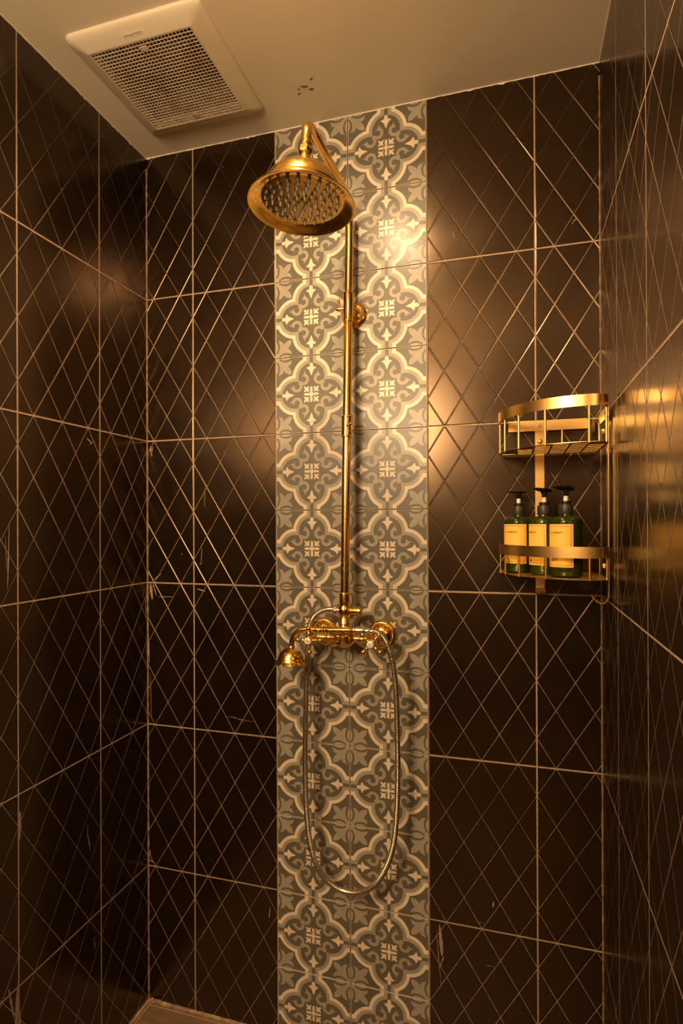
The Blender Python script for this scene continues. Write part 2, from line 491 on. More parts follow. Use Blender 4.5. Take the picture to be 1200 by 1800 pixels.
# ------------------------------------------------------------------ patterned strip
def pattern_shapes():
    """list of (material index, polygon) in tile units -1..1, painted bottom up"""
    Sh = []
    def circ(cx, cy, r, n=48): return [(cx + r * cos(2*pi*i/n), cy + r * sin(2*pi*i/n)) for i in range(n)]
    def rect(x0, y0, x1, y1): return [(x0, y0), (x1, y0), (x1, y1), (x0, y1)]
    def rot4(p): 
        out = []
        for k in range(4):
            c, s = [(1, 0), (0, 1), (-1, 0), (0, -1)][k]
            out.append([(c * x - s * y, s * x + c * y) for x, y in p])
        return out
    def mir(p): return [(y, x) for x, y in p][::-1]
    E = 0.992
    # corner ornaments
    fleur = [(.57,.55),(.61,.556),(.66,.572),(.71,.60),(.755,.635),(.785,.672),(.79,.64),(.81,.60),(.85,.568),(.94,.547),(.91,.60),(.893,.65),
             (.887,.71),(.892,.77),(.91,.83),(.94,.88),(E,.925),(E,E)]
    other = [(y, x) for x, y in fleur[:-1]][::-1]
    poly = fleur + other[:-1]
    half_e = [(E - 0.052 * sin(pi * i / 16), .73 - .13 * cos(pi * i / 16)) for i in range(17)]
    for p in rot4(poly): Sh.append((1, p))
    for p in rot4(half_e): Sh.append((1, p))
    for p in rot4(mir(half_e)): Sh.append((1, p))
    for (mi, R, sw) in ((2, .53, .235), (1, .447, .135), (0, .36, .045)):
        for p in rot4(circ(.46, 0, R, 64)):
            Sh.append((mi, [(max(-E, min(E, x)), max(-E, min(E, y))) for x, y in p]))
        for p in rot4(rect(.3 if mi else .7, -sw, E, sw)): Sh.append((mi, p))
        Sh.append((mi, circ(0, 0, .44, 48)))
    # scrolls
    ann = []
    a0, a1, k = rad(116), rad(326), 26
    cx, cy = .403, .219
    for i in range(k + 1):
        a = a0 + (a1 - a0) * i / k; ann.append((cx + .152 * cos(a), cy + .152 * sin(a)))
    ann += [(.553, .158), (.583, .178), (.622, .192), (.575, .20), (.545, .203), (.515, .232), (.466, .254), (.474, .215)]
    for i in range(k + 1):
        a = a1 + (a0 - a1) * i / k; ann.append((cx + .074 * cos(a), cy + .074 * sin(a)))
    fill = [(.365,.335),(.335,.365),(.262,.315),(.262,.262),(.315,.262)]
    for p in rot4(ann): Sh.append((1, p))
    for p in rot4(mir(ann)): Sh.append((1, p))
    for p in rot4(fill): Sh.append((1, p))
    # small cream fleurs on the axes
    hf = [(.834, 0), (.815,.028), (.785,.047), (.755,.050), (.722,.042), (.722,.075), (.708,.115), (.680,.138), (.672,.110), (.650,.078), (.610,.050), (.555,.030), (.505,.013), (.487,0)]
    fl = hf + [(x, -y) for x, y in hf[1:-1]][::-1]
    for p in rot4(fl): Sh.append((2, p))
    # centre flower
    dg = [(0.0, .03), (.060,.060),(.078,.110),(.075,.160),(.055,.206),(.100,.198),(.128,.165),(.150,.192),(.212,.212)]
    dgl = dg + [(y, x) for x, y in dg[:-1]][::-1]
    for p in rot4(dgl): Sh.append((2, p))
    def ell(a_, b_): return [(.128 + a_ * cos(2*pi*i/24), b_ * sin(2*pi*i/24)) for i in range(24)]
    for p in rot4(ell(.098, .054)): Sh.append((0, p))
    for p in rot4(ell(.080, .035)): Sh.append((2, p))
    Sh.append((2, circ(0, 0, .052, 20)))
    return Sh

SH = pattern_shapes()
st = MB()
st.box((S0 + 0.0005, 0.0005, 0.0), (S1 - 0.0005, 0.006, H), 3)   # joint bed
def strip_tile(x0, z0, x1, z1):
    cx, cz = (x0 + x1) / 2, (z0 + z1) / 2; hw, hh = (x1 - x0) / 2, (z1 - z0) / 2
    yb = -0.0016
    # pale rim and body
    st.add([(x0, yb, z0), (x1, yb, z0), (x1, yb, z1), (x0, yb, z1), (x0, 0.003, z0), (x1, 0.003, z0), (x1, 0.003, z1), (x0, 0.003, z1)],
           [(0, 1, 2, 3), (4, 5, 1, 0), (5, 6, 2, 1), (6, 7, 3, 2), (7, 4, 0, 3)], 2)
    e = 0.992; y = yb - 0.00004
    st.add([(cx - hw*e, y, cz - hh*e), (cx + hw*e, y, cz - hh*e), (cx + hw*e, y, cz + hh*e), (cx - hw*e, y, cz + hh*e)], [(0, 1, 2, 3)], 0)
    for (mi, poly) in SH:
        y -= 0.000012
        # ensure outward (-y) orientation: counter-clockwise seen from the room
        A = sum(poly[i][0] * poly[(i+1) % len(poly)][1] - poly[(i+1) % len(poly)][0] * poly[i][1] for i in range(len(poly)))
        P = poly if A > 0 else poly[::-1]
        st.add([(cx + px * hw, y, cz + pz * hh) for px, pz in P], [tuple(range(len(P)))], mi)
z = 1.992 + 0.201
rows = []
zt = z
while zt > -0.2:
    rows.append((zt, zt + 0.201)); zt -= 0.201
for (za, zb_) in rows:
    for (xa, xb) in ((S0, (S0 + S1) / 2), ((S0 + S1) / 2, S1)):
        g = 0.0012
        if zb_ < 0.0: continue
        strip_tile(xa + g, za + g, xb - g, min(zb_ - g, H))
st.build('patterned_tile_strip', [M_D, M_G, M_C, M_joint], wall_back)

# dry grout smears and scratches left on the black tiles
sm = MB(); sl = MB()
def smear(mb, plane, a, b, wdt):
    """thin ragged sliver from a to b on a wall; plane 'b' (x,z) or 'l' (depth,z)"""
    (s0, z0), (s1, z1) = a, b; n = 7; L = sqrt((s1-s0)**2 + (z1-z0)**2); nx, nz = -(z1-z0)/L, (s1-s0)/L
    vs = []
    for i in range(n + 1):
        t = i / n; w = wdt * (0.25 + 0.75 * sin(pi * min(1, max(0, t)))) * random.uniform(0.5, 1.2)
        for sgn in (-1, 1):
            s = s0 + (s1-s0)*t + nx*w*sgn*0.5; z = z0 + (z1-z0)*t + nz*w*sgn*0.5
            vs.append((s, -0.0006, z) if plane == 'b' else ((0.0006, -s, z) if plane == 'l' else (W - 0.0006, -s, z)))
    mb.add(vs, [(2*i, 2*i+2, 2*i+3, 2*i+1) for i in range(n)])
for a, b, w in [((.012,1.575),(.016,1.545),.007),((.020,1.575),(.014,1.55),.004),((.010,1.185),(.016,1.14),.010),((.022,1.195),(.045,1.215),.004),((.018,1.188),(.030,1.15),.004),
                ((.035,1.148),(.085,1.150),.002),((.185,1.46),(.183,1.40),.0015),((.175,1.29),(.172,1.24),.0022),((.172,1.245),(.166,1.242),.0015),
                ((.158,1.175),(.185,1.168),.004),((.11,1.272),(.112,1.268),.003),((.25,.83),(.33,.822),.0015),((.26,.833),(.31,.818),.0012),((.375,.335),(.372,.305),.004),
                ((.822,.375),(.828,.30),.010),((.814,.36),(.826,.22),.0025),((.832,.30),(.822,.27),.004),((.905,.40),(.93,.398),.0012),((.93,.30),(.95,.30),.0015),((.948,.44),(.950,.455),.004),
                ((.86,2.06),(.866,2.04),.002),((1.13,2.04),(1.14,2.05),.004),((1.128,2.036),(1.136,2.046),.003),((.24,2.33),(.243,2.328),.004),((.45,0),(0.451,.001),.0001),
                ((.004,.40),(.02,.395),.005),((.006,.43),(.008,.41),.003),((.003,1.05),(.006,.96),.003),((.009,.93),(.012,.80),.0016)]:
    smear(sm, 'b', a, b, w)
sm.build('grout_smear', M_smear, wall_back)
for a, b, w in [((.245,1.565),(.225,1.555),.004),((.235,1.55),(.222,1.557),.004),((.095,1.597),(.07,1.584),.0022),((.07,1.582),(.055,1.577),.0016),((.47,1.36),(.475,1.22),.0035),
                ((.48,1.33),(.477,1.26),.002),((.20,1.09),(.185,1.10),.0022),((.197,1.106),(.198,1.085),.0018),((.245,.60),(.235,.555),.0028),((.243,.62),(.246,.59),.002),
                ((.45,.40),(.46,.27),.010),((.475,.40),(.462,.33),.006),((.47,.28),(.455,.20),.008),((.445,.33),(.448,.28),.005),((.445,.75),(.446,.69),.008),((.22,.30),(.222,.325),.003),((.23,.33),(.21,.328),.0018),
                ((.004,1.2),(.007,1.13),.004),((.012,1.15),(.008,1.09),.004),((.006,.90),(.008,.80),.0015)]:
    smear(sl, 'l', a, b, w)
sl.build('grout_smear', M_smear, wall_left)

# ------------------------------------------------------------------ extractor fan
vent = thing('extractor_fan', 'square cream plastic extractor fan cover with a stained square-mesh grille on the ceiling', 'fan', ((VX0+VX1)/2, (VY0+VY1)/2, H))
vcx, vcy = (VX0+VX1)/2, (VY0+VY1)/2; vh = (VX1 - VX0) / 2
def rsq(h, r, z, n=6):
    out = []
    for (sx, sy, a0) in ((1, 1, 0), (-1, 1, 90), (-1, -1, 180), (1, -1, 270)):
        for i in range(n + 1):
            a = rad(a0 + 90 * i / n)
            out.append((vcx + sx * (h - r) + r * cos(a), vcy + sy * (h - r) + r * sin(a), z))
    return out
loops = [rsq(vh, .018, H - 0.0003), rsq(vh, .018, H - 0.0035), rsq(vh - .0035, .017, H - 0.0075), rsq(vh - .010, .015, H - 0.0110), rsq(vh - .021, .012, H - 0.0155), rsq(vh - .030, .008, H - 0.0185),
         rsq(.1275, .004, H - 0.0205), rsq(.1245, .003, H - 0.0212), rsq(.1230, .002, H - 0.0208), rsq(.1225, .002, H - 0.0190), rsq(.1225, .002, H + 0.004)]
vb = MB(); n = len(loops[0]); allv = [p for l in loops for p in l]
vb.add(allv, [(j*n+i, j*n+(i+1) % n, (j+1)*n+(i+1) % n, (j+1)*n+i)[::-1] for j in range(len(loops)-1) for i in range(n)], 0, True)
frame = vb.build('frame', M_vent, vent, autosmooth=50)
gb = MB(); NC = 28; g0 = 0.1226; pit = 2 * g0 / NC
for i in range(NC + 1):
    c = -g0 + pit * i; w = 0.00085
    gb.box((vcx + c - w, vcy - g0, H - 0.0208), (vcx + c + w, vcy + g0, H - 0.0196))
    gb.box((vcx - g0, vcy + c - w, H - 0.02078), (vcx + g0, vcy + c + w, H - 0.01962))
for sy in (1, -1):          # two blanked cells over the screws
    gb.box((vcx - pit, vcy + sy * (g0 - pit * 2.1) - pit*.6, H - 0.0214), (vcx + pit, vcy + sy * (g0 - pit * 2.1) + pit*.6, H - 0.0188))
gb.build('grille', M_grille, vent)
fb = MB()
fb.lathe([(0.0, 0.0), (0.03, 0.002), (0.034, 0.02), (0.034, 0.05)], (vcx, vcy, H + 0.045), (0, 0, 1), 24)
for k in range(7):
    a = 2*pi*k/7; c, s = cos(a), sin(a)
    P = [(0.03, -0.012, 0.060), (0.105, -0.03, 0.058), (0.11, 0.02, 0.078), (0.03, 0.014, 0.074)]
    v8 = [(vcx + c*x - s*y, vcy + s*x + c*y, H + z_) for x, y, z_ in P] + [(vcx + c*x - s*y, vcy + s*x + c*y, H + z_ + .002) for x, y, z_ in P]
    fb.add(v8, [(3,2,1,0),(4,5,6,7),(0,1,5,4),(1,2,6,5),(2,3,7,6),(3,0,4,7)])
fb.build('fan_blades', M_fan, vent)
hb = MB()
for a, b in (((hx0+.0005, hy0+.0005, H+.001), (hx0 + .003, hy1-.0005, H + .1195)), ((hx1 - .003, hy0+.0005, H+.001), (hx1-.0005, hy1-.0005, H + .1195)),
             ((hx0+.003, hy0+.0005, H+.001), (hx1-.003, hy0 + .003, H + .1195)), ((hx0+.003, hy1 - .003, H+.001), (hx1-.003, hy1-.0005, H + .1195)), ((hx0+.003, hy0+.003, H + .110), (hx1-.003, hy1-.003, H + .1195))):
    hb.box(a, b)
hb.build('housing', M_fan, vent)
# embossed maker's badge: rounded outline with illegible raised strokes
eb = MB(); ex, ey, ez = vcx - 0.002, VY0 + 0.026, H - 0.0177
def ebar(x0, y0, x1, y1, w=0.0012):
    eb.tube([(ex + x0, ey + y0, ez), (ex + x1, ey + y1, ez)], w*0.5, 6)
rr = [(-.020, -.008), (.020, -.008), (.023, 0), (.020, .008), (-.020, .008), (-.023, 0)]
for i in range(6): ebar(*rr[i], *rr[(i+1) % 6], 0.001)
for (x0, y0, x1, y1) in [(-.016,-.004,-.016,.004),(-.016,.004,-.011,.004),(-.011,.004,-.011,-.004),(-.007,-.004,-.007,.004),(-.007,-.004,-.003,-.004),(-.003,-.004,-.003,.004),(.001,-.004,.001,.005),(.001,0,.006,0),(.006,-.004,.006,.004),(.010,-.005,.010,.005),(.014,-.005,.014,.005)]:
    ebar(x0, y0, x1, y1)
eb.build('embossed_badge', M_vent, frame)
eb = MB(); ex, ey, ez = vcx + 0.010, VY1 - 0.020, H - 0.0153
for (x0, y0, x1, y1) in [(-.014,-.003,.014,-.003),(.014,-.003,.014,.003),(.014,.003,-.014,.003),(-.014,.003,-.014,-.003),(-.009,-.001,-.004,.001),(0,-.001,.004,.001),(.007,-.001,.010,.001)]:
    ebar(x0, y0, x1, y1, .0008)
eb.build('embossed_badge', M_vent, frame)

# ------------------------------------------------------------------ ceiling spotlight and added fill globe (both out of frame)
t = thing('recessed_spotlight', 'round recessed spotlight in the ceiling in front of the shower head', 'lamp', (LAMP.x, LAMP.y, H))
MB().lathe([(0.034, -0.001), (0.035, -0.006), (0.044, -0.010), (0.050, -0.006), (0.050, -0.0005)], LAMP, (0, 0, 1), 40).build('trim_ring', M_screw, t)
MB().lathe([(0.0, -0.048), (0.012, -0.046), (0.022, -0.040), (0.028, -0.029), (0.030, -0.018), (0.030, -0.001)], LAMP, (0, 0, 1), 32).build('bulb', M_bulb, t)
gc_, gr_ = FILL_GLOBE[0], FILL_GLOBE[1]
t = thing('added_fill_globe', 'unseen opal globe added behind the camera as fill light', 'lamp', (gc_.x, gc_.y, H))
MB().lathe([(0.045, -0.0005), (0.045, -0.018), (0.0, -0.022)], (gc_.x, gc_.y, H), (0, 0, 1), 32).build('fill_globe_rose', M_screw, t)
MB().tube([(gc_.x, gc_.y, H - 0.02), (gc_.x, gc_.y, gc_.z + gr_)], 0.004, 10).build('fill_globe_cord', M_ink, t)
MB().sphere(gc_, gr_, 40).build('fill_globe', M_fill_globe, t)

# ------------------------------------------------------------------ exposed shower column
XM = 0.6065
def PX(z):      # the riser leans very slightly
    k = (z - 1.14) / (1.98 - 1.14); return Vector((0.6070 + 0.0075 * k, -0.080 + 0.024 * k, z))
col = thing('shower_column', 'tall brass exposed shower column with a round rain head, fixed to the patterned tile strip', 'shower', (XM, 0, 1.0764))

# arm: riser top -> bend -> forward -> bend down to the head
HC = Vector((0.609, -0.373, 1.965))           # centre of the rim
up = Vector((sin(0.053), sin(0.07), 1)).normalized()
def hp(h): return HC + up * h
ZA = 2.150
arm_pts = [PX(1.93), PX(2.00), PX(2.06), Vector((0.6150, -0.056, 2.100)), Vector((0.6147, -0.066, 2.130)), Vector((0.6143, -0.092, 2.148)), Vector((0.6135, -0.14, 2.150)),
           Vector((0.612, -0.22, ZA)), Vector((0.6110, -0.285, ZA)), Vector((0.6110, -0.320, ZA - 0.002)), Vector((0.6113, -0.345, ZA - 0.012)), hp(0.152), hp(0.130), hp(0.118)]
MB().tube(resample(catmull(arm_pts, 10), 0.006), 0.0100, 24).build('shower_arm', M_brass, col)
MB().tube([PX(1.60), PX(1.75), PX(1.95)], 0.0097, 24).build('upper_riser_pipe', M_brass, col)
MB().tube([PX(1.17), PX(1.4), PX(1.855)], 0.0105, 28).build('riser_pipe', M_brass2, col)
# wall clamp
c1 = PX(1.8820)
dz = PX(1.9175) - PX(1.8460); ax = dz.normalized()
clamp = MB().lathe([(0.0105, 0), (0.0132, 0.0008), (0.0134, 0.002), (0.0128, 0.003), (0.0128, 0.0685), (0.0136, 0.0695), (0.0136, 0.071), (0.0122, 0.0725), (0.0092, 0.0727)], PX(1.8455), ax, 32).build('clamp_sleeve', M_brass, col)
wf = MB()
wf.lathe([(0.0, -0.0005), (0.031, -0.0005), (0.0325, 0.003), (0.031, 0.006), (0.027, 0.0085), (0.024, 0.0095), (0.0225, 0.013), (0.016, 0.015), (0.013, 0.017), (0.0115, 0.022), (0.0105, 0.045)], (c1.x, 0, c1.z), (0, -1, 0), 44)
wf.build('wall_flange', M_brass, col)
lv = MB()
lx = Vector((-1, -0.12, 0)).normalized(); lo = Vector((c1.x, c1.y, 1.8800)) + lx * 0.010
lv.lathe([(0.0045, 0), (0.0045, 0.006), (0.0036, 0.0065), (0.0036, 0.0085), (0.0046, 0.009), (0.0047, 0.020), (0.0040, 0.0212), (0.0, 0.0215)], lo, lx, 20)
hpnt = lo + lx * 0.015
lv.lathe([(0.0026, 0), (0.0024, 0.004), (0.0032, 0.018), (0.0032, 0.024), (0.0022, 0.0262), (0, 0.0265)], hpnt, (0.05, 0, 1), 16)
lv.build('lock_lever', M_brass2, clamp)
# sliding joint lower down
sj = MB().lathe([(0.0105, 0), (0.0142, 0.0006), (0.0144, 0.0026), (0.0130, 0.0040), (0.0130, 0.047), (0.0144, 0.0482), (0.0144, 0.0508), (0.0130, 0.0525), (0.0105, 0.053)], PX(1.5630), ax, 32).build('sliding_joint', M_brass2, col)
tv = MB(); pj = PX(1.592)
k1 = pj + Vector((0.0065, -0.0125, 0.0)); k2 = pj + Vector((0.0145, -0.016, 0.0015))
tv.sphere(k1, 0.0044, 18); tv.sphere(k2, 0.0045, 18)
tv.tube([pj, k1, k2], 0.0024, 10)
tv.tube(catmull([k2, k2 + Vector((.0022, -.0015, -.006)), k2 + Vector((.0050, -.0025, -.0135)), k2 + Vector((.0066, -.003, -.0165))], 4), [0.0018]*4 + [0.0022]*4 + [0.0028]*2 + [0.0022]*3, 12)
tv.build('thumb_screw', M_brass2, sj)

# rain head
hd = thing('rain_head', None, None, (0, 0, 0)); COL.objects.unlink(hd); bpy.data.objects.remove(hd)
hb_ = MB()
outer = [(0.1035, 0.0), (0.1042, 0.0012), (0.1030, 0.0032), (0.0985, 0.0058), (0.0920, 0.0100), (0.0860, 0.0150), (0.0815, 0.0190), (0.0785, 0.0212), (0.0778, 0.0232), (0.0784, 0.0248),
         (0.0772, 0.0290), (0.0745, 0.037), (0.0690, 0.047), (0.0595, 0.058), (0.0465, 0.0685), (0.0320, 0.0755), (0.0190, 0.0795), (0.0135, 0.0825), (0.0110, 0.087), (0.0105, 0.0905)]
inner = [(0.0700, 0.013), (0.0770, 0.0115), (0.0800, 0.0118), (0.0880, 0.0066), (0.0960, 0.0028), (0.1015, 0.0004), (0.1035, 0.0)]
hb_.lathe(inner[:-1] + outer, HC, up, 96)
head = hb_.build('rain_head', M_brass, col, autosmooth=60)
fp = MB().lathe([(0.0, 0.0118), (0.0775, 0.0118), (0.0778, 0.0128), (0.0765, 0.0140)], HC, up, 72).build('face_plate', M_plate, head)
e1 = Vector((1, 0, 0)); e1 = (e1 - up * e1.dot(up)).normalized(); e2 = up.cross(e1)
noz_me = None; nz_list = []
for (rr_, cnt, ph) in ((0.0, 1, 0), (0.0145, 6, 0.3), (0.0290, 11, 0.1), (0.0430, 15, 0.25), (0.0570, 19, 0.0), (0.0700, 22, 0.12)):
    for k in range(cnt):
        a = ph + 2*pi*k/cnt; c = HC + up * 0.0118 + (e1 * cos(a) + e2 * sin(a)) * rr_
        if noz_me is None:
            nb = MB(); nb.lathe([(0.0036, 0.0), (0.0037, -0.0008), (0.0036, -0.0014), (0.0026, -0.0044), (0.0015, -0.0076), (0.0009, -0.0085), (0.0, -0.0086)], (0, 0, 0), up, 14)
            o = nb.build('nozzle', M_nozzle, None); noz_me = o
        else:
            o = noz_me.copy(); COL.objects.link(o)
        o.parent = head; o.location = c - parent_world(head)
nk = MB()
nk.lathe([(0.0105, 0.088), (0.0128, 0.0905), (0.0133, 0.094), (0.0118, 0.098), (0.0096, 0.1005), (0.0096, 0.103), (0.0122, 0.1045), (0.0128, 0.1065)], HC, up, 32)
nk.build('swivel_collar', M_brass, head)
nk = MB(); nk.lathe([(0.0118, 0.1055), (0.0138, 0.108), (0.0138, 0.117), (0.0120, 0.1195), (0.0100, 0.121)], HC, up, 6)
nk.lathe([(0.0105, 0.120), (0.0112, 0.121), (0.0112, 0.1265), (0.0094, 0.128)], HC, up, 28)
nk.build('hex_nut', M_brass, head, bevel=0.0006)

# diverter tee
dv = MB()
ZT = 1.1435; pt = PX(ZT)
dv.lathe([(0.0105, 0.044), (0.0125, 0.0425), (0.0130, 0.040), (0.0130, 0.024), (0.0138, 0.023), (0.0138, 0.020), (0.0124, 0.018), (0.0120, 0.012), (0.0146, 0.006), (0.0150, 0.0), (0.0146, -0.006), (0.0125, -0.013),
          (0.0115, -0.016), (0.0126, -0.018), (0.0130, -0.0285), (0.0138, -0.030), (0.0138, -0.033), (0.0105, -0.036), (0.0105, -0.050)][::-1], pt, ax, 32)
div = dv.build('diverter_tee', M_brass2, col)
kb = MB(); kb.lathe([(0.0085, 0.012), (0.0090, 0.016), (0.0078, 0.0165), (0.0078, 0.0175), (0.0105, 0.018), (0.0108, 0.023), (0.0092, 0.0236), (0.0092, 0.0246), (0.0122, 0.0252), (0.0125, 0.0325), (0.0108, 0.033), (0.0108, 0.0342), (0.0126, 0.0348), (0.0124, 0.0405), (0.0110, 0.0418), (0.0, 0.042)], pt, (1, -0.02, 0), 30)
kb.build('diverter_knob', M_brass2, div)
MB().lathe([(0.0075, 0.010), (0.0080, 0.020), (0.0065, 0.0205)], pt, (-1, 0, 0), 24).build('hose_outlet', M_brass2, div)

# mixer body
ZM = 1.0755
XL, XR = 0.5305, 0.6825
body = MB()
gc = Vector((XM, -0.080, 1.0830))
body.lathe([(0.0, -0.0285), (0.010, -0.0275), (0.018, -0.0235), (0.0235, -0.0170), (0.0262, -0.0080), (0.0265, 0.0), (0.0250, 0.0080), (0.0205, 0.0145), (0.0150, 0.018), (0.0135, 0.024), (0.0120, 0.028)], gc, (0, 0, 1), 40)
mix = body.build('mixer_body', M_brass2, col)
for nm, xx, s in (('left', XL, -1), ('right', XR, 1)):
    MB().lathe([(0.0092, 0.0), (0.0092, 0.018), (0.0118, 0.019), (0.0122, 0.024), (0.0098, 0.026), (0.0090, 0.045), (0.0104, 0.048), (0.0105, 0.062)], (XM + s * 0.016, -0.078, 1.0765), (s, 0.02, 0), 28).build('side_arm', M_brass2, mix)
    esc = MB().lathe([(0.0, -0.0005), (0.0345, -0.0005), (0.0365, 0.003), (0.0365, 0.006), (0.0350, 0.0095), (0.0320, 0.0120), (0.0305, 0.0125), (0.0275, 0.0125), (0.0265, 0.0150), (0.0235, 0.0190), (0.0185, 0.0225), (0.0140, 0.0245), (0.0128, 0.027)], (xx, 0, ZM), (0, -1, 0), 56).build('escutcheon', M_brass2, col)
    be = MB()
    for k in range(44):
        a = 2*pi*k/44
        be.sphere((xx + 0.0292*cos(a), -0.0128, ZM + 0.0292*sin(a)), 0.0017, 8)
    be.build('beaded_ring', M_brass2, esc)
    MB().lathe([(0.0128, 0.024), (0.0132, 0.034), (0.0118, 0.036), (0.0112, 0.060), (0.0125, 0.064), (0.0125, 0.084), (0.0105, 0.088), (0.0082, 0.092), (0.0080, 0.108), (0.0070, 0.112), (0.0, 0.1125)], (xx, 0, ZM), (0, -1, 0), 30).build('valve_stem', M_brass2, col)
def cross_handle(xx, ang, letter):
    c = Vector((xx, -0.122, ZM)); hb2 = MB()
    hb2.lathe([(0.0078, 0.012), (0.0098, 0.008), (0.0102, 0.0), (0.0098, -0.005), (0.0090, -0.007)], c, (0, 1, 0), 28)
    for k in range(4):
        a = ang + k * pi / 2; d = Vector((cos(a), 0.06, sin(a))).normalized()
        hb2.lathe([(0.0050, 0.006), (0.0036, 0.010), (0.0035, 0.0125), (0.0046, 0.0145), (0.0048, 0.0165), (0.0031, 0.0205), (0.0042, 0.0216), (0.0031, 0.0227), (0.0048, 0.0245), (0.0060, 0.0272), (0.0058, 0.0302), (0.0038, 0.0328), (0.0, 0.0337)], c, d, 16)
    h = hb2.build('cross_handle', M_brass2, col)
    cap = MB().lathe([(0.0084, 0.004), (0.0086, 0.0085), (0.0079, 0.0098), (0.0072, 0.0104), (0.0, 0.0112)], c, (0, -1, 0), 32).build('porcelain_cap', M_porcelain, h)
    cap['label'] = 'white porcelain cap marked ' + letter
    return h, c, cap
hH, cH, capH = cross_handle(XL, rad(92), 'H')
hCc, cC, capC = cross_handle(XR, rad(48), 'C')

def text_mesh(txt, size, mat, name, fn, parent, extrude=0.0, sub=True, align='CENTER', bold=0.0):
    cu = bpy.data.curves.new(name, 'FONT'); cu.body = txt; cu.size = size; cu.align_x = align; cu.align_y = 'CENTER'; cu.offset = bold
    cu.resolution_u = 3
    ob = bpy.data.objects.new(name, cu); COL.objects.link(ob)
    dg_ = bpy.context.evaluated_depsgraph_get(); ev = ob.evaluated_get(dg_); me0 = ev.to_mesh()
    V = [v.co.copy() for v in me0.vertices]; Fs = [tuple(p.vertices) for p in me0.polygons]
    ev.to_mesh_clear(); bpy.data.objects.remove(ob); bpy.data.curves.remove(cu)
    mb_ = MB(); mb_.add([fn(v.x, v.y) for v in V], Fs)
    return mb_.build(name, mat, parent)
def flat_on(c, yoff, rot):
    def fn(x, y): return (c.x + x * cos(rot) - y * sin(rot), c.y + yoff, c.z + x * sin(rot) + y * cos(rot))
    return fn
text_mesh('H', 0.0092, M_ink, 'letter', flat_on(cH, -0.0113, rad(-70)), capH)
text_mesh('C', 0.0092, M_ink, 'letter', flat_on(cC, -0.0113, rad(-20)), capC)

# cradle that carries the hand shower
cr = MB()
cr.tube(catmull([(XM - 0.004, -0.098, 1.078), (XM - 0.006, -0.108, 1.084), (XM - 0.006, -0.113, 1.0905)], 5), 0.0052, 14)
for xx in (XM - 0.020, XM + 0.010):
    arc = [(xx, -0.115 + 0.0085 * cos(a), 1.1015 + 0.0085 * sin(a)) for a in [rad(t_) for t_ in range(170, 371, 20)]]
    cr.tube(arc, 0.0017, 8)
cr.box((XM - 0.021, -0.119, 1.0905), (XM + 0.011, -0.111, 1.0930))
cr.build('cradle', M_brass2, mix)

# ------------------------------------------------------------------ hand shower (rests in the cradle)
hs = thing('hand_shower', 'small brass telephone hand shower lying across the mixer with its bell head at the left', 'hand shower', (0.60, -0.115, 1.1015))
ctr = (0, -0.115, 0)
ya = -0.115
pp = resample(catmull([(0.548, ya, 1.1005), (0.535, ya, 1.1008), (0.520, ya, 1.1005), (0.505, ya, 1.0965), (0.4935, ya, 1.0870), (0.4865, ya, 1.0730), (0.4835, ya, 1.0590)], 8), 0.003)
hand = MB().tube(pp, 0.0066, 20).build('neck', M_brass2, hs)
MB().lathe([(0.0060, -0.004), (0.0082, -0.002), (0.0086, 0.001), (0.0064, 0.003), (0.0062, 0.006), (0.0095, 0.0085), (0.0062, 0.011), (0.0066, 0.014), (0.0096, 0.0165), (0.0098, 0.019), (0.0066, 0.021),
            (0.0064, 0.024), (0.0072, 0.026), (0.0078, 0.030), (0.0079, 0.080), (0.0094, 0.0815), (0.0094, 0.0835), (0.0070, 0.085), (0.0060, 0.087), (0.0076, 0.0895), (0.0080, 0.093), (0.0068, 0.097), (0.0060, 0.099)], (0.548, ya, 1.1007), (1, 0, 0.030), 30).build('handle', M_brass2, hs)
MB().lathe([(0.0088, 0.0), (0.0097, 0.0008), (0.0097, 0.022), (0.0090, 0.0232), (0.0068, 0.0236), (0.0068, 0.0345), (0.0062, 0.0355)], (0.6450, ya, 1.1037), (1, 0, 0.0), 30).build('hose_connector', M_chrome, hs)
MB().lathe([(0.0068, 0.0), (0.0088, 0.0015), (0.0090, 0.004), (0.0074, 0.0055), (0.0088, 0.0065), (0.0150, 0.0085), (0.0212, 0.0125), (0.0262, 0.0190), (0.0292, 0.0265), (0.0300, 0.0312), (0.0316, 0.0328), (0.0316, 0.0348), (0.0330, 0.0370), (0.0382, 0.0405), (0.0396, 0.0425),
            (0.0390, 0.0440), (0.0340, 0.0448), (0.0315, 0.0430), (0.0, 0.0430)], (0.4833, ya, 1.0600), (-0.03, -0.02, -1), 60).build('bell_head', M_brass2, hs, autosmooth=50)

